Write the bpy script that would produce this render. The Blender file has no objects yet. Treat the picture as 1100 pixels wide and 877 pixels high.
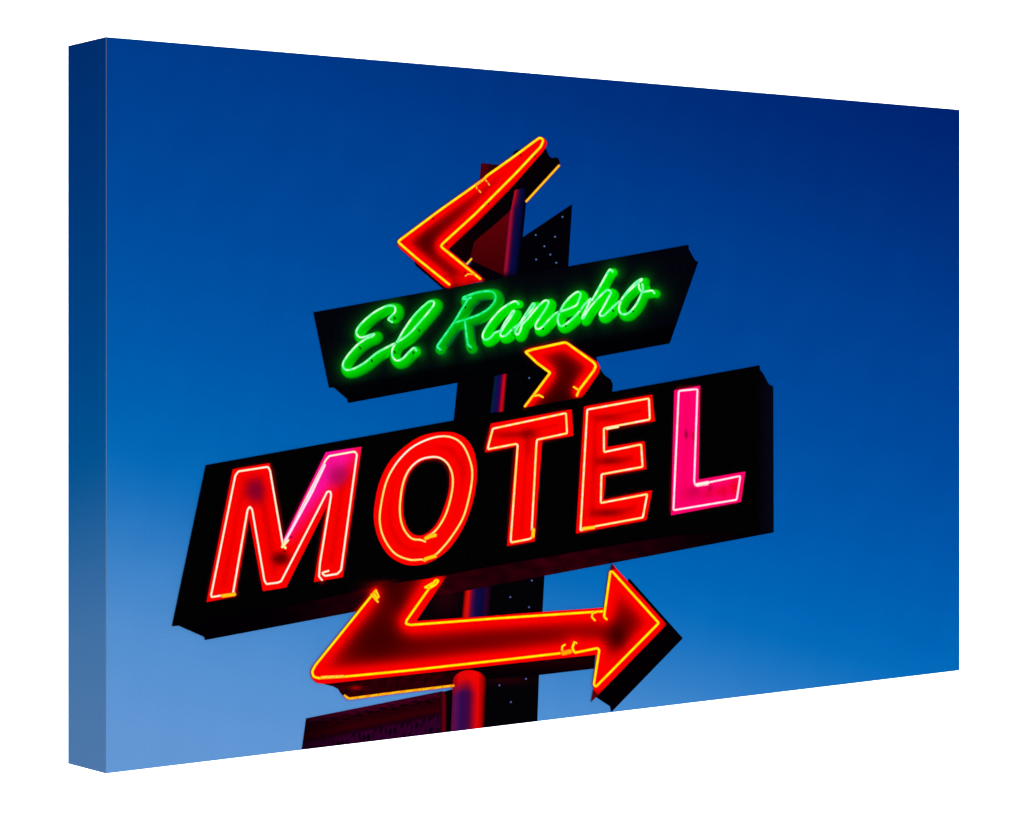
# A gallery-wrapped canvas print (a picture of a neon motel sign at dusk) in front of a white studio backdrop.
# The sign is a flat printed picture on the canvas, so every printed shape is a flat layer of ink in the
# canvas plane; its colours are ink colours.
import bpy, math
import numpy as np
S = bpy.context.scene
C = S.collection

# ------------------------------------------------------------------ camera geometry
F, CX, HY, D0 = 2618.0, 550.0, 367.1, 1.5      # focal length and centre in photo pixels, distance of near edge (m)
ZC = 1.25                                       # camera height

def ray(x, y, depth):
    return np.array([(x-CX)/F*depth, depth, -(y-HY)/F*depth + ZC])

xL, yT, yB = 113.7, 39.8, 831.3
xR, yTR, yBR = 1030.9, 118.0, 720.4
k = (yB-yT)/(yBR-yTR)
pL = ray(xL, yB, D0); pR = ray(xR, yBR, D0*k)
ux = pR[:2]-pL[:2]; WID = float(np.hypot(*ux)); ux /= WID
ANG = math.atan2(ux[1], ux[0])
HGT = (yB-yT)/F*D0
DEP = 0.0500                                    # canvas depth
base = np.array([pL[0], pL[1], pL[2]])

def to_plane(P):
    """photo pixels (N,2) -> coordinates on the canvas face (x along the width, z up), metres"""
    P = np.asarray(P, float)
    dx = (P[:, 0]-CX)/F; dz = -(P[:, 1]-HY)/F
    nx, ny = -ux[1], ux[0]
    t = (nx*base[0]+ny*base[1])/(nx*dx+ny)
    X = t*dx; Y = t
    s = (X-base[0])*ux[0]+(Y-base[1])*ux[1]
    return np.stack([s, t*dz+ZC-base[2]], 1)

def lin(c):
    c = np.clip(np.asarray(c, float)/255., 0, 1)
    return np.where(c <= .04045, c/12.92, ((c+.055)/1.055)**2.4)

# ------------------------------------------------------------------ materials
def canvas_material(name, grain=.04, bump=.06):
    m = bpy.data.materials.new(name); m.use_nodes = True
    nt = m.node_tree; N = nt.nodes; L = nt.links
    b = N['Principled BSDF']
    b.inputs['Roughness'].default_value = .85
    b.inputs['Specular IOR Level'].default_value = 0.0
    at = N.new('ShaderNodeAttribute'); at.attribute_name = 'ink'
    tc = N.new('ShaderNodeTexCoord')
    nz = N.new('ShaderNodeTexNoise'); nz.inputs['Scale'].default_value = 900; nz.inputs['Detail'].default_value = 3
    L.new(tc.outputs['Object'], nz.inputs['Vector'])
    mr = N.new('ShaderNodeMapRange')
    mr.inputs['From Min'].default_value = .3; mr.inputs['From Max'].default_value = .7
    mr.inputs['To Min'].default_value = .9-grain; mr.inputs['To Max'].default_value = .9+grain
    L.new(nz.outputs['Fac'], mr.inputs['Value'])
    mx = N.new('ShaderNodeVectorMath'); mx.operation = 'MULTIPLY'
    L.new(at.outputs['Color'], mx.inputs[0]); L.new(mr.outputs['Result'], mx.inputs[1])
    L.new(mx.outputs['Vector'], b.inputs['Base Color'])
    # woven threads
    w1 = N.new('ShaderNodeTexWave'); w1.bands_direction = 'X'; w1.inputs['Scale'].default_value = 260
    w2 = N.new('ShaderNodeTexWave'); w2.bands_direction = 'Z'; w2.inputs['Scale'].default_value = 260
    for w in (w1, w2):
        w.inputs['Distortion'].default_value = .6; L.new(tc.outputs['Object'], w.inputs['Vector'])
    ad = N.new('ShaderNodeMath'); ad.operation = 'ADD'
    L.new(w1.outputs['Fac'], ad.inputs[0]); L.new(w2.outputs['Fac'], ad.inputs[1])
    bp = N.new('ShaderNodeBump'); bp.inputs['Strength'].default_value = bump; bp.inputs['Distance'].default_value = .0003
    L.new(ad.outputs[0], bp.inputs['Height']); L.new(bp.outputs['Normal'], b.inputs['Normal'])
    return m
INK = canvas_material('printed_canvas')

def wood_material():
    m = bpy.data.materials.new('pine_wood'); m.use_nodes = True
    N = m.node_tree.nodes; L = m.node_tree.links; b = N['Principled BSDF']
    b.inputs['Roughness'].default_value = .7
    nz = N.new('ShaderNodeTexNoise'); nz.inputs['Scale'].default_value = 30
    cr = N.new('ShaderNodeValToRGB')
    cr.color_ramp.elements[0].color = (.45, .30, .17, 1); cr.color_ramp.elements[1].color = (.60, .44, .27, 1)
    L.new(nz.outputs['Fac'], cr.inputs['Fac']); L.new(cr.outputs['Color'], b.inputs['Base Color'])
    return m

def white_material():
    m = bpy.data.materials.new('white_backdrop_paper'); m.use_nodes = True
    N = m.node_tree.nodes; L = m.node_tree.links; b = N['Principled BSDF']
    b.inputs['Roughness'].default_value = .95; b.inputs['Specular IOR Level'].default_value = 0
    nz = N.new('ShaderNodeTexNoise'); nz.inputs['Scale'].default_value = 3
    cr = N.new('ShaderNodeValToRGB')
    cr.color_ramp.elements[0].color = (.88, .88, .88, 1); cr.color_ramp.elements[1].color = (.90, .90, .90, 1)
    L.new(nz.outputs['Fac'], cr.inputs['Fac']); L.new(cr.outputs['Color'], b.inputs['Base Color'])
    return m

# ------------------------------------------------------------------ objects
def empty(name, loc, rz=0):
    o = bpy.data.objects.new(name, None); C.objects.link(o)
    o.location = loc; o.rotation_euler = (0, 0, rz); o.empty_display_size = .1
    return o

def mesh_obj(name, verts, faces, mat, parent=None, cols=None, label=None):
    me = bpy.data.meshes.new(name)
    me.from_pydata([tuple(map(float, v)) for v in verts], [], [tuple(int(i) for i in f) for f in faces])
    me.materials.append(mat)
    if cols is not None:
        a = me.color_attributes.new('ink', 'FLOAT_COLOR', 'POINT')
        c4 = np.ones((len(verts), 4), np.float32); c4[:, :3] = cols
        a.data.foreach_set('color', c4.ravel())
    me.update()
    o = bpy.data.objects.new(name, me); C.objects.link(o)
    if parent: o.parent = parent
    if label: o['label'] = label
    return o

root = empty('canvas_print', tuple(base), ANG)
root['label'] = 'deep-edged canvas print of a neon El Rancho motel sign on dusk blue sky'
root['category'] = 'canvas print'

# ------------------------------------------------------------------ 2-D tools (photo pixels)
def reg(ox, oy, s):
    return lambda *pts: [(ox+x/s, oy+y/s) for x, y in pts]
A = reg(400, 130, 4.583); B = reg(320, 280, 4.583); Cc = reg(540, 250, 4.383); Dd = reg(170, 460, 3.652)
E = reg(380, 420, 4.383); Ff = reg(600, 380, 3.9875); G = reg(310, 600, 3.9875); H = reg(530, 590, 4.383)
E8 = reg(355, 310, 8.77); R8 = reg(455, 300, 9.74); N9 = reg(550, 280, 9.744); H9 = reg(620, 275, 9.74)
Z5 = reg(480, 600, 4.619); Z6 = reg(320, 725, 6.111); Z7 = reg(500, 170, 6.267); ZM = reg(480, 380, 5.0)

def rounded(p, r=1.6, closed=False):
    p = [np.array(q, float) for q in p]; out = []
    n = len(p)
    for i in range(n):
        if not closed and i in (0, n-1): out.append(p[i]); continue
        a, b, c = p[i-1], p[i], p[(i+1) % n]
        la, lc = np.linalg.norm(a-b), np.linalg.norm(c-b)
        q = min(r, la*.45, lc*.45)
        s = b+(a-b)*q/la; e = b+(c-b)*q/lc
        for t in (0, .33, .67, 1): out.append((1-t)**2*s+2*t*(1-t)*b+t*t*e)
    return out

def smooth(p, n=5, closed=False):
    p = [np.array(q, float) for q in p]
    if closed: q = [p[-1]]+p+[p[0], p[1]]
    else: q = [2*p[0]-p[1]]+p+[2*p[-1]-p[-2]]
    out = []
    for i in range(1, len(q)-2):
        a, b, c, d = q[i-1:i+3]
        for j in range(n):
            t = j/n
            out.append(.5*((2*b)+(c-a)*t+(2*a-5*b+4*c-d)*t*t+(-a+3*b-3*c+d)*t**3))
    if not closed: out.append(q[-2])
    return out

def segs(paths):
    a, b = [], []
    for p in paths:
        p = np.asarray(p, float)
        a.append(p[:-1]); b.append(p[1:])
    return np.concatenate(a), np.concatenate(b)

def dist(P, paths):
    a, b = segs(paths)
    d = np.full(len(P), 1e9)
    for s, e in zip(a, b):
        v = e-s; L2 = max(v@v, 1e-9)
        w = P-s
        t = np.clip((w@v)/L2, 0, 1)
        q = w-t[:, None]*v
        d = np.minimum(d, (q*q).sum(1))
    return np.sqrt(d)

def inside(P, poly):
    poly = np.asarray(poly, float); r = np.zeros(len(P), bool)
    x, y = P[:, 0], P[:, 1]
    for (x1, y1), (x2, y2) in zip(poly, np.roll(poly, -1, 0)):
        if y1 == y2: continue
        c = ((y1 > y) != (y2 > y)) & (x < (x2-x1)*(y-y1)/(y2-y1)+x1)
        r ^= c
    return r

def polyfield(*polys):
    """signed distance, positive inside (even-odd)"""
    def f(P):
        d = np.full(len(P), 1e9); ins = np.zeros(len(P), bool)
        for p in polys:
            q = list(p)+[p[0]]
            d = np.minimum(d, dist(P, [q])); ins ^= inside(P, p)
        return np.where(ins, d, -d)
    f.bbox = bbox(polys); return f

def bbox(polys, m=1.5):
    a = np.concatenate([np.asarray(p, float) for p in polys])
    return a[:, 0].min()-m, a[:, 1].min()-m, a[:, 0].max()+m, a[:, 1].max()+m

def strokefield(paths, r, off=(0, 0)):
    ps = [np.asarray(p, float)+np.array(off) for p in paths]
    def f(P): return r-dist(P, ps)
    f.bbox = bbox(ps, r+1); return f

EDGE = [(xL, yT), (xR, yTR), (xR, yBR), (xL, yB)]
LAYER = .00012
def layer(name, field, color, lev, parent, step=1.0, label=None, clip=False):
    """a flat layer of ink: the region where field > 0, coloured by color(points)"""
    x0, y0, x1, y1 = field.bbox
    nx = int((x1-x0)/step)+2; ny = int((y1-y0)/step)+2
    gx = x0+np.arange(nx)*step; gy = y0+np.arange(ny)*step
    P = np.stack(np.meshgrid(gx, gy), -1).reshape(-1, 2)
    f = field(P)
    if clip: f = np.minimum(f, (yB+(yBR-yB)*(P[:, 0]-xL)/(xR-xL))-P[:, 1]-.25)
    f = np.where(np.abs(f) < 1e-6, 1e-6, f)
    idx = np.arange(nx*ny).reshape(ny, nx)
    q = np.stack([idx[:-1, :-1], idx[:-1, 1:], idx[1:, 1:], idx[1:, :-1]], -1).reshape(-1, 4)
    pos = (f[q] > 0).sum(1)
    full = q[pos == 4]; part = q[(pos > 0) & (pos < 4)]
    used = np.unique(full); remap = -np.ones(nx*ny, int); remap[used] = np.arange(len(used))
    V = [tuple(p) for p in P[used]]
    faces = [tuple(t) for t in remap[full]]
    vid = {int(u): i for i, u in enumerate(used)}; cut = {}
    def gv(i):
        if i not in vid: vid[i] = len(V); V.append(tuple(P[i]))
        return vid[i]
    def cv(i, j):
        key = (min(i, j), max(i, j))
        if key not in cut:
            t = f[i]/(f[i]-f[j]); cut[key] = len(V); V.append(tuple(P[i]+(P[j]-P[i])*t))
        return cut[key]
    for c in part.tolist():
        for tri in ((c[0], c[1], c[2]), (c[0], c[2], c[3])):
            out = []
            for m in range(3):
                i, j = tri[m], tri[(m+1) % 3]
                if f[i] > 0: out.append(gv(i))
                if (f[i] > 0) != (f[j] > 0): out.append(cv(i, j))
            if len(out) >= 3: faces.append(tuple(out))
    V = np.array(V)
    cols = color(V)
    st = to_plane(V)
    v3 = np.stack([st[:, 0], np.full(len(V), -LAYER*lev), st[:, 1]], 1)
    faces = [t[::-1] for t in faces]
    # normals must point out of the canvas (local -y)
    a, b, c = v3[faces[0][0]], v3[faces[0][1]], v3[faces[0][2]]
    if np.cross(b-a, c-a)[1] > 0: faces = [t[::-1] for t in faces]
    return mesh_obj(name, v3, faces, INK, parent, cols, label)

def wob(P, s, seed=0):
    """smooth noise in -1..1"""
    r = np.random.RandomState(seed); o = np.zeros(len(P))
    for i in range(7):
        a = r.rand()*6.28; k = (1+r.rand()*1.5)/s
        o += np.sin((P[:, 0]*math.cos(a)+P[:, 1]*math.sin(a))*k*6.28+r.rand()*6.28)
    return o/3.5

def mix(a, b, t):
    t = np.clip(t, 0, 1)[:, None]
    return np.asarray(a, float)*(1-t)+np.asarray(b, float)*t

def ramp(t, stops):
    xs = [s[0] for s in stops]
    return np.stack([np.interp(t, xs, [s[1][i] for s in stops]) for i in range(3)], 1)

# ------------------------------------------------------------------ tube paths of the picture
# upper arrow
UA = [rounded(A((376,806),(210,672),(128,600),(126,594),(133,587),(330,440),(540,292)), 1.2),
      rounded(A((548,286),(560,272),(700,172),(800,98),(820,84),(833,87),(838,100),(826,128),(700,262),(600,362),(500,462),(345,603),(334,617),(345,628),(528,778)), 1.5)]
UAh = [A((535,292),(528,305),(508,318),(512,335)), A((522,343),(530,352)), A((553,290),(562,300)), A((568,308),(573,316)), A((455,765),(466,755),(500,755))]
# back tube of upper arrow
UB = [A((917,221),(757,396)), A((486,680),(460,708))]
# small middle arrow
MA = [rounded(Cc((347,766),(357,742),(428,648),(436,628),(426,612),(298,519),(285,518),(140,550),(105,563),(160,615),(221,660),(160,742),(102,818)), 1.2)]
MAh = [Cc((140,770),(168,765),(186,775)), Cc((332,727),(356,743)), Cc((102,818),(142,766)), Cc((346,768),(356,744))]
# lower arrow
LA = [rounded(G((372,137),(345,170),(112,458),(98,485),(105,506),(125,513),(220,508),(500,481),(957,430))+H((340,487)), 1.6),
      rounded(H((378,440),(369,465),(380,488),(488,466),(496,476),(470,638),(480,648),(776,348),(558,106),(548,106),(518,318),(530,330)), 1.4),
      rounded(H((510,293),(0,327))+G((520,285),(500,280),(504,264),(600,128),(628,92),(640,95),(628,112),(600,128)), 1.2)]
LAh = [H((475,335),(461,320),(463,303),(490,293)), H((334,450),(322,458),(320,474),(330,486)), H((388,442),(377,438)),
       G((352,155),(380,186)), G((372,137),(384,165),(352,160)), G((364,150),(378,172)), G((600,128),(582,124),(612,106))]
LB = [rounded(G((240,588),(256,601),(480,572),(705,545)), .8)]
REDTUBES = UA+MA+LA

# MOTEL tubes
tM = [rounded(Dd((298,648),(207,663),(205,655),(300,186),(312,170),(428,152),(436,166),(487,462),(560,312),(655,125),(668,110),(768,92),(777,103),(715,556),(700,572),(650,580),(640,568),(665,560)), 1.3),
      rounded(Dd((640,596),(628,582),(632,530),(676,262),(672,248),(660,250),(640,290),(480,600),(468,606),(422,612),(414,598),(366,320),(357,308),(348,320),(290,652)), 1.2)]
tO = [smooth(E((333,800),(315,794),(260,795),(190,765),(140,695),(120,620),(125,540),(150,430),(195,345),(260,275),(330,235),(400,215),(460,220),(510,255),(545,330),(555,400),(540,500),(510,600),(455,690),(405,750),(375,775),(335,790))),
      smooth(E((333,710),(312,702),(270,695),(235,655),(217,600),(215,530),(228,440),(255,375),(300,330),(350,313),(400,315),(440,345),(462,400),(460,470),(438,560),(410,620),(375,665),(335,690)))]
tT = [rounded(E((845,650),(838,688),(826,697),(738,714),(736,700),(769,255),(760,250),(628,275),(630,262),(652,178),(996,105),(1001,200),(860,230),(857,250),(835,655)), 1.3)]
tE = [rounded(Ff((150,745),(90,757),(92,740),(120,240),(384,192),(388,282),(191,320),(192,422),(351,389),(357,485),(181,517),(178,640),(377,602),(358,702),(100,750)), 1.5)]
tL = [rounded(Ff((635,560),(585,568),(578,548),(592,152),(512,160),(489,671),(760,626),(776,524),(600,560)), 1.8)]
MOTEL = tM+tO+tT+tE+tL

# El Rancho tubes
sE = [smooth(E8((574,318),(541,292),(565,262),(600,225),(605,190),(590,168),(550,162),(490,180),(400,230),(300,315),(245,385),(240,425),(265,458),(300,460),(360,442),(405,430),(385,452),(330,475),(250,530),(170,615),(120,690),(112,730),(130,762),(170,768),(240,745),(330,690),(425,612),(540,548),(610,515)))]
sl = [smooth(E8((610,515))+B((540,365),(600,300),(655,235),(668,210),(655,200),(630,212),(570,270),(520,340),(490,392),(465,430),(460,465),(480,492),(510,485),(545,450),(568,430),(580,443)))]
sR = [rounded(R8((172,740),(134,708),(150,680),(320,440),(455,212),(488,193)), .8),
      smooth(R8((452,205),(410,212),(408,195),(440,180),(540,145),(640,128),(710,132),(742,165),(745,205),(720,260),(660,320),(560,378),(440,420),(370,440),(330,453))),
      smooth(R8((425,430),(432,500),(445,600),(458,680),(490,716)))]
sa = [smooth(N9((62,456),(40,432),(10,430))+R8((948,232),(900,252),(800,320),(700,430),(635,530),(612,590),(625,630),(660,632),(700,605),(740,560),(800,535),(840,460),(900,370),(930,332),(940,345),(900,410),(850,480),(800,560),(800,590),(820,600),(860,585))+N9((0,715)))]
sn = [smooth(N9((0,715),(70,660),(130,570),(190,480),(215,450),(230,465),(190,530),(110,620),(60,690),(30,740),(40,772),(62,768),(88,710),(100,670),(150,620),(250,500),(320,430),(360,418),(375,440),(350,500),(290,590),(245,660),(240,700),(265,718),(310,695),(380,620),(440,560),(490,535)))]
sc = [smooth(N9((490,535),(600,500),(670,465),(690,420),(712,365),(700,335),(670,332),(610,375),(550,440),(505,515),(475,590),(475,650),(500,685),(540,675),(620,615),(710,520)))]
sh = [smooth(N9((710,520))+H9((70,510),(120,460),(138,455),(110,510),(48,640),(60,650),(100,580),(160,500),(260,395),(310,358),(340,370),(345,395),(310,460),(260,550),(230,600),(235,625),(265,628),(310,590),(400,505),(450,465))),
      rounded(H9((366,166),(340,140),(320,160),(250,285),(150,465)), .8)]
so = [smooth(H9((450,465),(520,370),(600,285),(660,245),(668,255),(600,310),(540,365),(470,440),(435,520),(432,570),(450,602),(490,612),(540,590),(610,510),(660,410),(682,350),(676,300))),
      smooth(H9((638,300),(640,330),(655,362),(680,378),(740,368),(780,365),(800,390)))]
SCRIPT = [('E', sE), ('l', sl), ('R', sR), ('a', sa), ('n', sn), ('c', sc), ('h', sh), ('o', so)]
GREEN = [p for _, s in SCRIPT for p in s]

# ------------------------------------------------------------------ printed sky
SKY = [(-.38, (0, 34, 110)), (-.2, (0, 46, 124)), (0, (0, 62, 143)), (.2, (0, 74, 157)), (.4, (0, 90, 173)),
       (.5, (0, 100, 181)), (.56, (4, 107, 187)), (.61, (26, 115, 192)), (.66, (46, 124, 198)), (.72, (66, 135, 205)), (.8, (85, 146, 212)), (.9, (97, 152, 215)), (1.0, (102, 155, 217))]
def sky_uv(u, v): return ramp(v-.38*u-.09*u*u*v-.11*u*(1-u)*v, SKY)
def sky(P):
    st = to_plane(P)
    u = st[:, 0]/WID; v = 1-st[:, 1]/HGT
    c = sky_uv(u, v)
    c = c+wob(P, 90, 3)[:, None]*.8
    m = (P[:, 0] > 320) & (P[:, 0] < 740) & (P[:, 1] > 140) & (P[:, 1] < 760)
    d = np.full(len(P), 99.); d[m] = dist(P[m], UA+LA+UB+LB)
    return lin(mix(c, (120, 10, 120), .75*np.exp(-(d/1.7)**2)))
nu, nv = 470, 360
su, sv = np.meshgrid(np.linspace(0, WID, nu), np.linspace(0, HGT, nv))
su = su.ravel(); sv = sv.ravel()
# the same points in photo pixels, to look their ink up
wx = base[0]+su*ux[0]; wy = base[1]+su*ux[1]; wz = base[2]+sv
PX = np.stack([CX+F*wx/wy, HY-F*(wz-ZC)/wy], 1)
idx = np.arange(nu*nv).reshape(nv, nu)
q = np.stack([idx[:-1, :-1], idx[:-1, 1:], idx[1:, 1:], idx[1:, :-1]], -1).reshape(-1, 4)
mesh_obj('printed_sky', np.stack([su, 0*su, sv], 1), q, INK, root, sky(PX),
         'smooth blue dusk sky printed on the front, navy at top and pale at bottom')

# ------------------------------------------------------------------ wrapped edges (sides) and the stretcher behind
def edge_strip():
    V, Fc, Cl = [], [], []
    def strip(p, qd, n, colf, m=14):
        """grid from edge point line p(t) going back by qd(t)"""
        s = len(V)
        for i in range(n+1):
            for j in range(m+1):
                t, w = i/n, j/m
                a, b = p(t), qd(t)
                V.append([a[k]+(b[k]-a[k])*w for k in range(3)]); Cl.append(colf(t, w))
        for i in range(n):
            for j in range(m):
                a = s+i*(m+1)+j
                Fc.append((a, a+1, a+m+2, a+m+1))
    dz = -.0007                                  # the stretched bars sit a hair out of true
    def sc(u, v): return sky_uv(np.array([u]), np.array([v]))[0]
    strip(lambda t: (0, 0, HGT*(1-t)), lambda t: (0, DEP, HGT*(1-t)+dz), 90, lambda t, w: sc(.05*w, t))
    strip(lambda t: (WID, 0, HGT*t), lambda t: (WID, DEP, HGT*t+dz), 60, lambda t, w: sc(1-.05*w, 1-t))
    strip(lambda t: (WID*t, 0, HGT), lambda t: (WID*t, DEP, HGT+dz), 60, lambda t, w: sc(t, .05*w))
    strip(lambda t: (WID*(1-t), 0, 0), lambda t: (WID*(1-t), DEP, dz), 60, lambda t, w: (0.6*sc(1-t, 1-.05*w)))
    return V, Fc, lin(np.array(Cl))
V, Fc, Cl = edge_strip()
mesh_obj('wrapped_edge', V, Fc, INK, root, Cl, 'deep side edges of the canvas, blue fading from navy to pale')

# thin worn fold where the canvas turns the corner: bare cloth shows through
def fold(name, x, y, w, z0, z1, cfun, label):
    n = 60; V, Fc, Cl = [], [], []
    for i in range(n+1):
        z = z0+(z1-z0)*i/n
        V += [(x-w/2, y, z), (x+w/2, y, z)]; c = cfun(i/n); Cl += [c, c]
        if i: Fc.append((2*i-2, 2*i-1, 2*i+1, 2*i))
    mesh_obj(name, V, Fc, INK, root, lin(np.array(Cl)), label)
fold('corner_fold', .0002, -.00006, .00040, 0, HGT,
     lambda t: np.array((108, 152, 210))*(1-min(1, t*1.6))+np.array((112, 108, 88))*min(1, t*1.6),
     'thin worn line where the canvas folds round the near corner')

def box(V, Fc, a, b):
    s = len(V)
    for z in (a[2], b[2]):
        for y in (a[1], b[1]):
            for x in (a[0], b[0]): V.append((x, y, z))
    for f in ((0, 2, 3, 1), (4, 5, 7, 6), (0, 1, 5, 4), (2, 6, 7, 3), (0, 4, 6, 2), (1, 3, 7, 5)): Fc.append(tuple(s+i for i in f))
V, Fc = [], []
g, bw, sh_z = .0015, .045, .0012
box(V, Fc, (g, .003, g), (WID-g, DEP-.001, bw-sh_z))
box(V, Fc, (g, .003, HGT-bw), (WID-g, DEP-.001, HGT-g-sh_z))
box(V, Fc, (g, .003, bw-sh_z+.0001), (bw, DEP-.001, HGT-bw-.0001))
box(V, Fc, (WID-bw, .003, bw-sh_z+.0001), (WID-g, DEP-.001, HGT-bw-.0001))
mesh_obj('stretcher_frame', V, Fc, wood_material(), root)

# ------------------------------------------------------------------ ink helpers
def flat(c): return lambda P: lin(np.tile(np.asarray(c, float), (len(P), 1)))

def tube_col(core, edge, r, core2=None, s=14, seed=1, paths=None):
    def f(P):
        d = dist(P, paths)
        c = np.tile(np.asarray(core, float), (len(P), 1))
        if core2 is not None: c = mix(c, core2, .5+1.4*wob(P, s, seed)) if core2 is not None else c
        return lin(mix(c, edge, (d/r-.35)/.65))
    return f

def tube(paths, r, core, edge, lev, parent, core2=None, s=14, seed=1, label=None, spot=None):
    if len(paths) > 1:
        for i, p in enumerate(paths): tube([p], r, core, edge, lev+.03*i, parent, core2, s, seed+i, label, spot)
        return
    r = r*1.12
    def colf(P):
        d = dist(P, paths)
        c = np.tile(np.asarray(core, float), (len(P), 1))
        if core2 is not None: c = mix(core, core2, .5+1.6*wob(P, s, seed))
        if spot: c = mix(c, spot[4], 1.4*np.exp(-((P[:, 0]-spot[0])/spot[2])**2-((P[:, 1]-spot[1])/spot[3])**2))
        return lin(mix(c, edge, (d/r-.52)/.48))
    return layer('neon_tube', strokefield(paths, r), colf, lev, parent, .5, label)

def red_face(paths, d0, d1, lo=(70, 0, 0), hi=(255, 0, 0), blobs=(), p=1.0):
    def f(P):
        d = dist(P, paths)
        t = np.clip((d-d0)/(d1-d0), 0, 1)**p
        t = t*t*(3-2*t)
        c = mix(hi, lo, t)
        for (x, y, rx, ry, col, a) in blobs:
            w = a*np.exp(-(((P[:, 0]-x)/rx)**2+((P[:, 1]-y)/ry)**2))
            c = mix(c, col, w) if True else c
        c = c*(1+.03*wob(P, 5, 8)[:, None])
        return lin(c)
    return f

def glow_face(paths, h, I0, gam, lo=.02, blobs=()):
    """ink of a red metal face as photographed under its own neon: each bit of tube adds its share"""
    pts = []
    for p in paths:
        p = np.asarray(p, float)
        for a, b in zip(p[:-1], p[1:]):
            L = np.hypot(*(b-a)); m = max(1, int(round(L/1.5)))
            for i in range(m): pts.append((*(a+(b-a)*(i+.5)/m), L/m))
    pts = np.array(pts)
    def f(P):
        I = np.zeros(len(P))
        for x, y, w in pts:
            I += w*h/((P[:, 0]-x)**2+(P[:, 1]-y)**2+h*h)**1.5
        v = (1-np.exp(-(I/I0)**gam))*(1-lo)+lo
        v = v*(1+.03*wob(P, 6, 8))
        c = np.stack([v, 0*v, 0*v], 1)
        for (x, y, rx, ry, col, a) in blobs:
            w = (a*np.exp(-(((P[:, 0]-x)/rx)**2+((P[:, 1]-y)/ry)**2)))[:, None]
            c = c*(1-w)+lin(col)*w
        return np.clip(c, 0, 1)
    return f

def node(name, poly_field, col, lev, label=None, step=1.0, clip=False, parent=None):
    return layer(name, poly_field, col, lev, parent or root, step, label, clip)

# ------------------------------------------------------------------ perforated column and poles
BR = [(0, 0)]
colU = node('perforated_column', polyfield(Z7((372,542),(718,310),(690,765),(350,815))), flat((2, 2, 6)), 1,
            'black column with a pointed top and tiny blue holes behind the green script')
colM = node('perforated_column', polyfield([(492, 405), (487, 454), (650, 438), (640, 380)]), flat((2, 2, 5)), 1,
            'black stretch of column between the two sign boards')
def col_low(P):
    g = np.exp(-((P[:, 1]-731)/5)**2)*np.exp(-((P[:, 0]-545)/25)**2)
    g2 = np.exp(-((P[:, 0]-478)/16)**2-((P[:, 1]-640)/22)**2)
    return lin(np.array((3, 2, 5.))+g[:, None]*np.array((28, 0, 2.))+g2[:, None]*np.array((30, 0, 4.)))
colL = node('perforated_column', polyfield([(440, 668), (452, 655), (476, 606), (586, 600), (584.8, 619), (579, 725), (576.6, 790), (476, 800), (476, 743.3), (488, 740), (487, 672)]),
            col_low, 1, 'black lower column with tiny blue holes, cut off by the bottom edge', clip=True)
def lights(pts, par):  # holes through the column where the sky shows, not lamps
    for (x, y) in pts:
        c = np.array([x, y])
        def f(P, c=c): return 1.25-np.hypot(*(P-c).T)
        f.bbox = (x-2.5, y-2.5, x+2.5, y+2.5)
        layer('round_hole', f, lambda P, c=c: lin(mix((140, 170, 240), (20, 26, 70), np.hypot(*(P-c).T)/1.2)), 1.6, par, .45)
lights(Z7((652,396),(472,518),(602,530),(530,594),(570,650),(475,683),(610,705)), colU)
lights(ZM((441,131)), colM)
lights(Z5((421,110),(314,192),(407,242),(392,598),(260,630),(317,713)), colL)

# dark fins of the upper arrow
node('fin', polyfield(A((535,207),(632,219),(528,288))), lambda P: lin(mix((78, 0, 14), (40, 0, 8), (P[:, 0]-517)/14)), 1.2,
     'dark red corner showing behind the top arrow', .6)
node('fin', polyfield(Z7((292,330),(60,530),(30,640),(38,705),(250,806),(300,806))),
     lambda P: lin(mix((92, 2, 8), (58, 0, 4), (P[:, 1]-235)/65)), 1.3, 'dull dark red fin beside the blue and red pole', .7)
node('fin', polyfield(Z7((-95,570),(45,470),(42,655),(2,700),(-30,690))), lambda P: lin(mix((34, 0, 2), (66, 0, 8), (P[:, 0]-486)/22)), 1.25,
     'small dark red fin inside the bend of the top arrow', .7)
node('fin', polyfield(A((480,708),(492,690),(655,765),(660,810),(560,800),(430,705),(425,690),(465,712))), flat((5, 1, 6)), 1.35, 'black foot of the fins on the green script board', .7)

def across(poly_l, poly_r, stops):
    """ink of a round pole: stops across from its left edge line to its right one"""
    (ax, ay), (bx, by) = poly_l; (cx, cy), (dx, dy) = poly_r
    def f(P):
        l = ax+(bx-ax)*(P[:, 1]-ay)/(by-ay); r = cx+(dx-cx)*(P[:, 1]-cy)/(dy-cy)
        return ramp((P[:, 0]-l)/(r-l), stops)
    return f
zz = Z7((300,300),(250,806),(408,250),(352,800))
pu = across(zz[:2], zz[2:], [(0, (90, 0, 25)), (.1, (165, 14, 48)), (.2, (140, 10, 50)), (.36, (48, 6, 50)), (.5, (10, 10, 66)), (.75, (6, 8, 56)), (.95, (2, 2, 22)), (1, (2, 2, 12))])
def pu2(P):
    c = pu(P); top = np.clip((222-P[:, 1])/10, 0, 1)*(P[:, 0] < 561)
    c = mix(c, (205, 12, 20), .8*np.clip((225-P[:, 1])/18, 0, 1)*np.exp(-((P[:, 0]-552.5)/4.)**2))
    return lin(mix(c, (2, 2, 8), np.clip((P[:, 1]-291)/8, 0, 1)))
node('pole', polyfield(rounded(Z7((250,806),(262,640),(292,360),(302,270),(315,235),(340,208),(365,196),(372,165),(385,150),(418,165),(412,250),(396,420),(385,530),(352,806)), 1.5, True)),
     pu2, 2, 'upper pole lit red on its left side and navy on its right', .7)
zz = ZM((262,50),(230,318),(328,50),(305,318))
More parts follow.
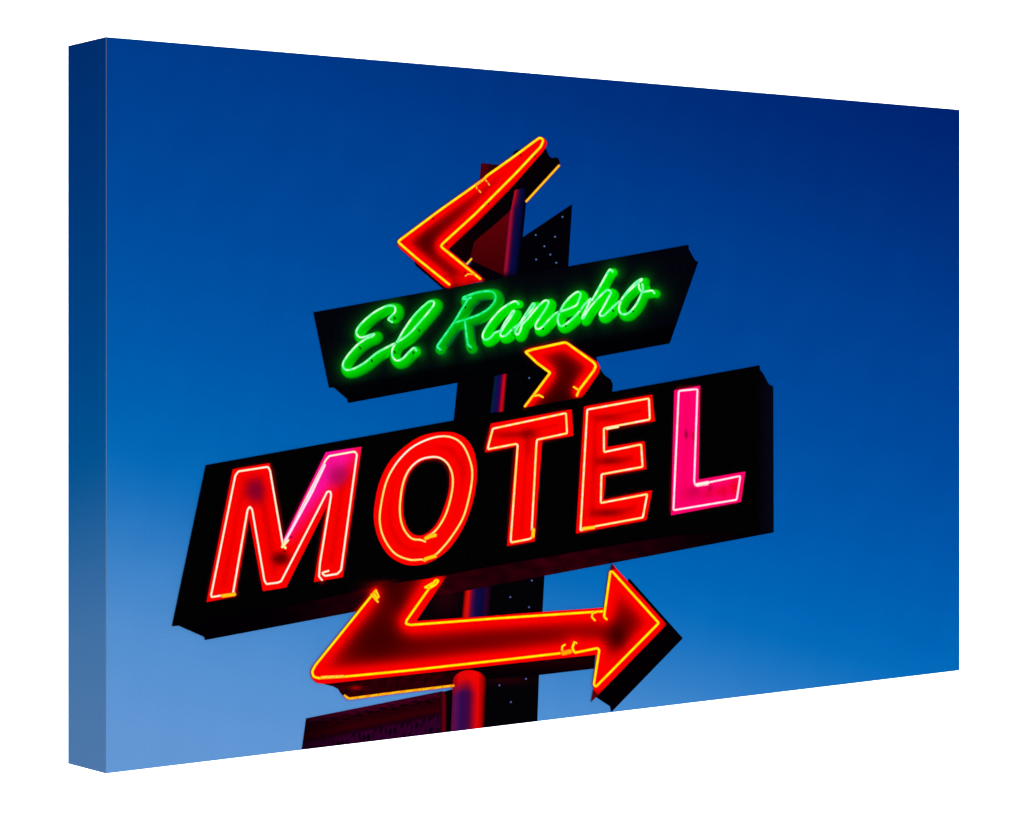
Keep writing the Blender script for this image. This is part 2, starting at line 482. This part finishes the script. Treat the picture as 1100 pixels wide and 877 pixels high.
pm = across(zz[:2], zz[2:], [(0, (4, 12, 24)), (.12, (6, 30, 62)), (.3, (12, 16, 76)), (.5, (34, 6, 72)), (.62, (90, 0, 60)), (.75, (205, 8, 22)), (.88, (190, 5, 15)), (1, (20, 0, 4))])
node('pole', polyfield(ZM((262,55),(230,318),(305,312),(328,50))), lambda P: lin(mix(pm(P), (2, 1, 5), np.clip((396-P[:, 1])/9, 0, 1))), 2,
     'short stretch of navy and red pole between the two boards', .6)
zz = Z5((92,80),(72,300),(228,80),(215,300))
pl1 = across(zz[:2], zz[2:], [(0, (60, 0, 0)), (.08, (200, 8, 4)), (.18, (225, 14, 10)), (.3, (90, 10, 60)), (.45, (18, 10, 68)), (.65, (10, 8, 58)), (.82, (40, 4, 40)), (1, (10, 0, 6))])
node('pole', polyfield(Z5((92,70),(72,300),(212,290),(230,60))), lambda P: lin(mix(pl1(P), (4, 1, 6), np.clip((622-P[:, 1])/8, 0, 1)*.9)), 2,
     'pole stretch just above the long arrow, bright red on its left', .6)
def pl2(P):
    t = (P[:, 0]-(485.5+(P[:, 1]-740)*-.03))/36.5
    c = ramp(t, [(0, (90, 8, 50)), (.1, (88, 16, 84)), (.3, (48, 10, 78)), (.5, (72, 6, 62)), (.64, (170, 4, 30)), (.76, (235, 4, 4)), (.9, (160, 0, 0)), (1, (22, 0, 4))])
    hi = ramp(t, [(0, (150, 0, 10)), (.2, (225, 8, 10)), (.75, (245, 4, 2)), (.92, (150, 0, 0)), (1, (40, 0, 0))])
    w = np.clip((738+14*np.abs(t-.42)-P[:, 1]+6)/16, 0, 1)
    return lin(mix(c, 0, 0*w)*(1-w[:, None])+hi*w[:, None])
node('pole', polyfield(smooth(Z5((26,700),(28,620),(42,580),(88,556),(140,558),(180,580),(196,620),(192,700)), 4)+Z5((183,860),(18,885))),
     pl2, 2, 'round-topped lower pole glowing red with a violet core', .7, True)

# ------------------------------------------------------------------ small old board at the bottom
def board_col(P):
    top = 772-(P[:, 0]-328.5)*.2                    # top edge line
    h = P[:, 1]-top
    n = wob(P*np.array([1, 2.2]), 17, 5)+.6*wob(P*np.array([1, 2.]), 6, 9)
    c = ramp(h+n*1.2, [(0, (66, 0, 34)), (5, (58, 0, 22)), (8, (38, 0, 6)), (20, (50, 0, 6)), (24, (28, 0, 14)), (27, (50, 0, 38)), (60, (42, 2, 46))])
    b = np.clip((n-.15)*3, 0, 1)*np.clip(1.3-np.abs(h-8)/6, 0, 1)
    b = np.maximum(b, np.clip((wob(P*np.array([1.3, .8]), 15, 13)+.5*wob(P, 5, 21)-.2)*2.2, 0, .85)*np.clip((h-23)/5, 0, 1))
    c = mix(c, (6, 0, 8), b)
    c = c*np.clip(.55+(P[:, 0]-328)/110, .55, 1)[:, None]
    return lin(c)
ob = node('old_sign_board', polyfield(Z6((53,286),(948,107),(948,520),(20,520))), board_col, 2.2, 'peeling dark maroon board at the bottom edge', .9, True)
layer('board_frame', polyfield(Z6((934,110),(950,107),(966,122),(974,160),(970,520),(934,520))),
      lambda P: lin(mix((34, 0, 10), (104, 0, 14), 1-np.abs(P[:, 0]-476.5)/3.5)), 2.6, ob, .6, None, True)

# ------------------------------------------------------------------ El Rancho board
def green_panel(P):
    d = dist(P+np.array((-3, -2.)), GREEN)
    e = np.exp(-np.maximum(d-3.5, 0)/6.2)
    c = np.array((3, 3, 11.))+e[:, None]*np.array((0, 88, 2.))
    r = dist(P, UA+MA)
    c = c+(np.exp(-(r/4.)**2)*(P[:, 1] < 400))[:, None]*np.array((110, 0, 0.))
    bot = 433.2-(P[:, 0]-373.9)*.1857
    w = np.clip((bot-P[:, 1]-17)/6, .0, 1)
    return lin(np.clip(c+wob(P, 8, 4)[:, None]*1.2, 0, 255)*(.35+.65*w[:, None]))
gp = node('script_sign_board', polyfield(B((75,255))+Cc((870,58),(878,64),(872,70),(886,98),(905,132),(920,137),(785,522))+B((247,702),(240,680),(175,625),(152,627))),
          green_panel, 3, 'black slanted board carrying the green script words')
CH = {'E': [sE[0][11:]], 'l': [sl[0][:-7]], 'a': [sa[0][6:]], 'R': [sR[0][3:], sR[1][4:], sR[2][:-3]], 'h': [sh[0], sh[1][4:]], 'o': [so[0], so[1][8:-4]]}
for nm, sp in SCRIPT:
    r = {'o': 5.0, 'a': 5.0, 'n': 5.3, 'c': 5.2, 'h': 5.3}.get(nm, 6.3)
    ch = CH.get(nm, sp)
    dim = nm == 'R'
    def gcol(P, ch=ch, dim=dim, r=r):
        dt = dist(P, GREEN)
        do = dist(P, [np.asarray(p)+np.array((4.0, 3.2)) for p in ch])/r
        c = ramp(dt, [(0, (0, 245, 10)), (3, (0, 232, 0)), (7, (0, 205, 0)), (10, (0, 168, 6)), (14, (6, 100, 40))] if nm in 'anch' else [(0, (0, 232, 10)), (3, (0, 215, 0)), (7, (0, 186, 0)), (10, (0, 148, 8)), (14, (6, 95, 40))])
        if dim: c = ramp(dt, [(0, (0, 205, 20)), (3, (0, 180, 6)), (7, (0, 150, 6)), (9, (2, 108, 34)), (14, (10, 72, 58))])
        c = mix(c, (0, 70, 12) if not dim else (6, 60, 44), (do-.72)/.28*.75)
        return lin(c*(1+.05*wob(P, 4, 6)[:, None]))
    nxt = strokefield(ch, r, (4.0, 3.2))
    li = [q[0] for q in SCRIPT].index(nm)
    layer('letter', nxt, gcol, 3.6+.22*li, gp, .7,
          'green script letter '+nm+(' in a dimmer green' if dim else ''))
    core, edge = ((60, 255, 165), (0, 205, 70)) if dim else ((215, 255, 222), (20, 235, 60))
    tube(sp, 1.16, core, edge, 5.6, gp, (120, 255, 175) if not dim else (30, 240, 120), 16, 3, None)
# script clips: small dark hooks on the letters
hooks = E8((385,680),(600,600),(775,605),(600,280),(275,562),(830,395))+N9((318,712),(556,682))+H9((370,575),(578,578),(160,470),(515,560))+R8((175,742),(482,728),(430,290))
for (x, y) in hooks:
    p = [[(x-.7, y-.9), (x+.7, y+.3), (x, y+1.2)]]
    layer('tube_clip', strokefield(p, .65), flat((0, 60, 10)), 5.3, gp, .45)

# ------------------------------------------------------------------ upper arrow
dk = flat((6, 1, 5))
ub = node('arrow_back', polyfield(rounded(A((840,110),(868,172),(884,185),(900,179),(916,186),(922,205),(917,224),(757,395),(752,330),(700,340),(680,440),(600,512),(500,595),(490,640),(470,705),(365,632),(520,420)), 1.2, True)),
          lambda P: lin(mix((5, 1, 4), (22, 0, 3), np.clip((470+50-P[:, 0])/40, 0, 1))), 2.5, 'black back side of the top arrow', .8)
node('arrow_back', polyfield(rounded(A((690,165),(700,148),(730,140),(760,150),(700,190)), 1, True)), dk, 1.1, 'black bump behind the top arrow', .6)
node('arrow_back', polyfield(A((205,690),(212,712),(345,826),(380,826))), flat((8, 2, 8)), 2.4, 'thin black lower rim of the top arrow', .6)
tube([UB[0]], 1.25, (255, 205, 30), (215, 80, 20), 2.9, ub)
tube([UB[1]], 1.0, (255, 215, 30), (220, 90, 10), 2.9, ub)
ua = node('arrow', polyfield(rounded(A((800,90),(824,79),(848,88),(858,104),(855,125),(838,152),(700,310),(600,415),(500,515),(371,633),(557,786),(372,826),(350,817),(130,625),(121,600),(130,583),(330,436),(540,282),(700,165)), 1.2, True)),
          glow_face(UA, 4.5, .138, 2.9, .02, ((498, 300, 13, 8, (255, 0, 0), .8),)), 4, 'red bent arrow at the top pointing left', .8)
tube(UA, 1.3, (255, 246, 30), (255, 110, 0), 5, ua, (255, 226, 10), 20)
tube(UAh, .8, (255, 210, 60), (230, 60, 0), 5.2, ua, (255, 160, 40), 4)
for (x, y) in A((297,482),(568,407),(728,170),(797,175),(362,608),(360,765),(378,768),(455,748)):
    layer('tube_clip', strokefield([[(x-.4, y-.4), (x+.4, y+.5)]], .7), flat((90, 0, 0)), 4.5, ua, .45)

# ------------------------------------------------------------------ middle arrow
node('arrow_back', polyfield(rounded(Cc((440,612),(475,668),(508,692),(518,715),(512,775),(375,800),(380,700)), 1.5, True)), flat((3, 1, 4)), 2.5,
     'black back side of the short middle arrow', .7)
ma = node('arrow', polyfield(rounded(Cc((96,560),(118,546),(290,511),(308,517),(446,610),(458,635),(452,662),(372,778),(96,826),(213,662)), 1.2, True)),
          glow_face(MA, 5, .128, 2.5, .02), 4, 'short red arrow bend between the two boards', .8)
tube(MA, 1.35, (255, 246, 20), (255, 110, 0), 5, ma, (255, 222, 10), 20)
tube(MAh, 1.1, (255, 225, 30), (255, 120, 0), 5.2, ma)

# ------------------------------------------------------------------ MOTEL board
def motel_panel(P):
    d = dist(P, MOTEL)
    c = np.array((2, 2, 3.))+np.exp(-(np.maximum(d-2.5, 0)/2.2)**2)[:, None]*np.array((90, 0, 2.))
    c = c+(np.exp(-(np.maximum(dist(P, MA), 0)/3.5)**2))[:, None]*np.array((90, 0, 0.))
    c = c+np.exp(-((P[:, 0]-412)/18)**2-((P[:, 1]-629)/4.5)**2)[:, None]*np.array((130, 0, 0.))
    e = np.array((3, 4, 14.))*np.clip((P[:, 0]-812)/12, 0, 1)[:, None]
    return lin(np.clip(c+e+wob(P, 9, 4)[:, None]*.8, 0, 255))
mp_ = node('motel_sign_board', polyfield(Dd((185,145))+Ff((860,50),(861,68),(876,88),(900,133),(918,139),(920,766))+Dd((181,832),(180,820),(80,775),(52,778))),
           motel_panel, 4.4, 'large black slanted board carrying the red capitals')
def under(P):
    g = .9*np.exp(-((P[:, 0]-412)/20)**2-((P[:, 1]-634)/7)**2)
    top = np.interp(P[:, 0], [192, 400, 550, 720, 831], [674, 631.5, 604, 575, 571])
    h = P[:, 1]-top
    s = np.clip(h/1.5, 0, 1)
    b = (.85*np.exp(-((P[:, 0]-600)/80)**2)+.8*np.exp(-((P[:, 0]-470)/60)**2)+.45*np.exp(-((P[:, 0]-365)/45)**2)+.3*np.exp(-((P[:, 0]-700)/60)**2))*s
    c = np.array((2, 0, 3.))+b[:, None]*np.array((46, 0, 6.))*(1+.25*wob(P, 30, 2))[:, None]+g[:, None]*np.array((190, 0, 0.))
    d = dist(P, [LA[0], LA[2]])
    c = c+np.exp(-(d/4.)**2)[:, None]*np.array((160, 0, 0.))
    c[np.abs(P[:, 0]-600-(P[:, 1]-600)*.6) < .7] *= .3
    return lin(np.clip(c, 0, 255))
layer('board_underside', polyfield([(192, 672.4), (400, 629), (550, 602.5), (720, 573.5), (830.4, 571), (830.6, 572), (219.8, 687.6), (219.3, 684.5)]),
      under, 4.9, mp_, .9, 'dark underside of the large board with a red glow')

RED = (255, 2, 0)
def letter(nm, polys, tubes, colf, core, core2, edge, label, seed, spot=None):
    layer('letter', polyfield(*polys), colf, 5.4, mp_, .8, label)
    tube(tubes, 1.08, core, edge, 6.2, mp_, core2, 18, seed, None, spot)
WH, YE = (255, 250, 226), (255, 226, 110)
def mcol(P):
    c = red_face(tM, 5, 16, (215, 0, 0), RED)(P)
    c = np.where(c < .0031308, c*12.92, 1.055*np.maximum(c, 1e-9)**(1/2.4)-.055)*255
    x = (P[:, 0]-170)*3.652; y = (P[:, 1]-460)*3.652
    # right-hand upper diagonal prints pink
    t = (x-470)/60.
    dg = (x-488)*.90-(436-y)*.44                      # distance right of the diagonal's left edge
    w = (x > 480)*np.clip((470-y)/40, 0, 1)*np.clip((150-dg-np.clip((y-130)*.30, 0, 90))/75, 0, 1)
    c = mix(c, (255, 16, 150), w)
    for bx, by, rx, ry, col, a in ((380, 245, 38, 50, (120, 0, 50), .8), (705, 185, 44, 42, (170, 8, 90), .75), (480, 512, 34, 26, (90, 0, 0), .9)):
        c = mix(c, col, a*np.exp(-(((x-bx)/rx)**2+((y-by)/ry)**2)**1.3))
    return lin(c)
letter('M', [Dd((290,162),(435,137),(488,436),(655,95),(796,73),(722,585),(608,604),(660,305),(500,625),(408,640),(354,350),(300,660),(187,683))], tM, mcol, (255, 252, 240), (255, 248, 215), (255, 120, 70),
       'red capital M with a pink upper right stroke', 2)
tube([Dd((492,448),(520,398),(600,252),(650,145))], 1.5, (255, 235, 250), (255, 90, 190), 6.5, mp_)
tube([Dd((486,455),(496,470)), Dd((484,466),(506,440))], 1.3, (255, 250, 200), (255, 190, 60), 6.6, mp_)
tube([Dd((250,658),(296,652))], 1.9, (255, 205, 20), (255, 110, 0), 6.6, mp_)
for (x, y) in Dd((456,516),(494,484),(620,222),(520,428)):
    layer('tube_clip', strokefield([[(x-.4, y-.4), (x+.4, y+.4)]], .7), flat((60, 0, 0)), 5.9, mp_, .45)
Oout = smooth(E((430,193),(480,200),(530,230),(565,290),(577,370),(571,460),(547,560),(502,665),(440,750),(370,800),(300,821),(230,815),(160,772),(115,700),(93,615),(95,540),(115,440),(155,350),(210,285),(290,225),(360,200)), 5, True)
Oin = smooth(E((385,320),(425,332),(446,375),(446,460),(425,540),(390,620),(345,668),(302,682),(262,662),(237,610),(229,540),(240,450),(265,382),(310,337),(350,323)), 5, True)
letter('O', [Oout, Oin], tO, red_face(tO, 6, 14, (225, 0, 0), RED, blobs=((455, 600, 16, 4, (225, 0, 0), .3), (395, 540, 3, 20, (205, 0, 0), .4), (497, 500, 4, 16, (205, 0, 0), .5))), (255, 238, 130), (255, 228, 110), (255, 110, 10),
       'red capital O with two yellow neon rings', 4, (442, 483, 42, 26, (255, 246, 235)))
tube([E((336,694),(358,685),(380,680))], 1.9, (255, 210, 20), (255, 120, 0), 6.5, mp_)
tube([E((334,792),(355,785),(380,778))], 1.9, (255, 210, 20), (255, 120, 0), 6.5, mp_)
letter('T', [E((643,154),(1024,87),(1031,212),(885,235),(849,708),(719,731),(762,262),(614,290))], tT, red_face(tT, 7, 18, (150, 0, 0), RED, blobs=((567, 466, 9, 5, (120, 0, 0), .8), (547, 467, 20, 4, (150, 0, 0), .6), (567, 478, 5, 12, (170, 0, 0), .5))), (255, 236, 120), (255, 246, 200), (255, 110, 10),
       'red capital T outlined in pale yellow neon', 6)
tube([E((843,655),(840,685))], 1.8, (255, 215, 30), (255, 130, 0), 6.5, mp_)
bE = ((652, 449, 18, 4, (170, 0, 0), .7), (655, 495, 15, 4.5, (130, 0, 0), .8), (652, 551, 18, 4.5, (130, 0, 0), .8), (638, 500, 4, 50, (205, 0, 0), .45))
letter('E', [Ff((107,227),(398,176),(411,290),(210,320),(206,400),(366,375),(374,495),(200,522),(190,626),(399,585),(374,713),(72,771))], tE, red_face(tE, 6, 16, (190, 0, 0), RED, blobs=bE), (255, 238, 150), WH, (255, 110, 20),
       'red capital E outlined in pale yellow neon', 5)
tube([Ff((102,750),(148,744))], 1.7, (255, 220, 40), (255, 130, 0), 6.5, mp_)
tube([Ff((205,320),(250,312))], 1.7, (255, 240, 190), (255, 170, 60), 6.5, mp_)
bL = ((745, 528, 7, 5, (190, 0, 70), .7), (762, 525, 3, 3, (150, 0, 40), .7), (777, 529, 2, 8, (225, 0, 50), .7), (789, 524, 6, 9, (236, 0, 22), .9), (774, 528, 7, 6, (232, 0, 40), .7), (760, 531, 6, 5, (220, 0, 50), .6), (736.5, 467, 1.6, 4, (130, 0, 50), .9), (745, 468, 3, 4, (190, 10, 50), .9),
      (742, 532, 14, 9, (220, 0, 80), .4))
letter('L', [Ff((493,157),(604,137),(597,540),(798,505),(779,635),(479,693))], tL, red_face(tL, 4, 20, (240, 0, 76), (255, 0, 108), blobs=bL), (255, 245, 250), (255, 225, 235), (255, 90, 150),
       'hot pink capital L outlined in white neon', 7)
tube([Ff((590,562),(636,553))], 1.9, (255, 244, 235), (255, 130, 160), 6.5, mp_)

# ------------------------------------------------------------------ long lower arrow
def undr(P):
    c = mix((10, 0, 4), (48, 0, 5), np.clip((500-P[:, 0])/30, 0, 1)*(.8+.3*wob(P, 14, 3)))
    c = mix(c, (175, 6, 4), .85*np.exp(-((P[:, 0]-382)/7)**2-((P[:, 1]-739)/2.4)**2))
    return lin(c)
lb = node('arrow_back', polyfield(G((140,536),(190,548),(212,560),(220,575),(242,598),(256,599),(705,543),(740,480),(600,470))),
          undr, 1.8, 'dark underside of the long arrow with a yellow tube along its lower rim', .7)
node('arrow_back', polyfield(H((-40,545),(480,490),(474,563),(214,593),(-30,612))), lambda P: lin(mix((24, 0, 4), (5, 0, 3), (P[:, 1]-712)/12)), 1.75,
     'dark underside of the arrow shaft in front of the column', .8)
tube(LB, 1.3, (255, 214, 20), (240, 90, 0), 2.4, lb, (255, 160, 10), 7)
node('arrow_back', polyfield(H((632,150),(638,137),(891,420),(553,769),(549,741),(478,694),(700,400))), flat((3, 0, 3)), 3,
     'black back side of the long arrow head', .8)
la = node('arrow', polyfield(rounded(G((345,165),(100,463),(92,488),(98,515),(118,534),(150,538),(957,450))+H((0,547),(482,497),(480,590),(457,720),(813,355),(555,67),(519,275),(0,312))+G((957,240),(545,268),(676,73),(600,86),(480,102),(376,120)), .8, True)),
          glow_face(LA, 8, .112, 2.4, .02, ((428, 644, 10, 16, (60, 0, 0), .7), (663, 684, 12, 17, (54, 0, 0), .85), (400, 690, 18, 15, (66, 0, 0), .5))), 4.95, 'long red arrow with a bent tail pointing right below the capitals', .8)
def top_shade(P):
    return lin(mix((70, 0, 0), (200, 0, 0), np.exp(-(dist(P, [LA[0], LA[2]])/6.)**2)))
tube(LA, 1.3, (255, 246, 10), (255, 100, 0), 5.05, la, (255, 230, 0), 24)
tube(LAh, 1.1, (255, 228, 20), (255, 110, 0), 5.3, la)
tube([H((326,490),(358,482))], 2.6, (255, 170, 10), (255, 70, 0), 5.5, la)
tube([G((140,509),(232,505))], 1.5, (255, 235, 60), (255, 110, 0), 5.4, la, (255, 200, 60), 5)
# dark red tips at the arrow head's top and bottom points
for pp in (H((555,66),(548,100),(572,92)), H((456,722),(468,660),(490,688))):
    layer('arrow_point', polyfield(pp), flat((90, 0, 4)), 5.0, la, .5)

# ------------------------------------------------------------------ setting: white studio backdrop
V, Fc = [], []
bx, by = 6.0, 4.6
prof = [(by, 5.2), (by, -2.6), (by-.02, -2.85), (by-.1, -3.1), (by-.25, -3.3), (by-.45, -3.42), (by-.7, -3.46), (1.0, -3.46)]
n = 24
for i in range(n+1):
    for (y, z) in prof: V.append((-bx+2*bx*i/n, y, z+ZC))
m = len(prof)
for i in range(n):
    for j in range(m-1):
        a = i*m+j; Fc.append((a, a+1, a+m+1, a+m))
bd = mesh_obj('backdrop', V, Fc, white_material())
bd['kind'] = 'structure'

# ------------------------------------------------------------------ light
W = bpy.data.worlds.new('World'); S.world = W; W.use_nodes = True
W.node_tree.nodes['Background'].inputs['Color'].default_value = (1, 1, 1, 1)
W.node_tree.nodes['Background'].inputs['Strength'].default_value = .475

def area(name, loc, target, sx, sy, power):
    l = bpy.data.lights.new(name, 'AREA'); l.shape = 'RECTANGLE'; l.size = sx; l.size_y = sy; l.energy = power
    o = bpy.data.objects.new(name, l); C.objects.link(o); o.location = loc
    from mathutils import Vector
    o.rotation_euler = (Vector(target)-Vector(loc)).to_track_quat('-Z', 'Y').to_euler()
    return o
cen = np.array([base[0]+ux[0]*WID/2, base[1]+ux[1]*WID/2, base[2]+HGT/2])
nrm = np.array([ux[1], -ux[0], 0.])
key = cen+nrm*4.0+np.array([.3, 0, .3])
area('key_softbox', tuple(key), tuple(cen), 1.6, 1.6, 100)
area('backdrop_lamp_high', (0, 2.9, ZC+2.4), (0, 4.6, ZC+.2), 6, .5, 330)
area('backdrop_lamp_low', (0, 2.9, ZC-2.4), (0, 4.6, ZC-.2), 6, .5, 330)

# ------------------------------------------------------------------ camera and render
cam = bpy.data.cameras.new('camera'); co = bpy.data.objects.new('camera', cam); C.objects.link(co)
co.location = (0, 0, ZC); co.rotation_euler = (math.radians(90), 0, 0)
cam.sensor_fit = 'HORIZONTAL'; cam.sensor_width = 36; cam.lens = F*36/1100
cam.shift_x = 0; cam.shift_y = -(438.5-HY)/1100
cam.clip_start = .05; cam.clip_end = 100
S.camera = co
S.render.engine = 'CYCLES'
S.render.resolution_x = 1024; S.render.resolution_y = 816
S.view_settings.view_transform = 'Standard'; S.view_settings.look = 'None'
S.view_settings.exposure = 0; S.view_settings.gamma = 1
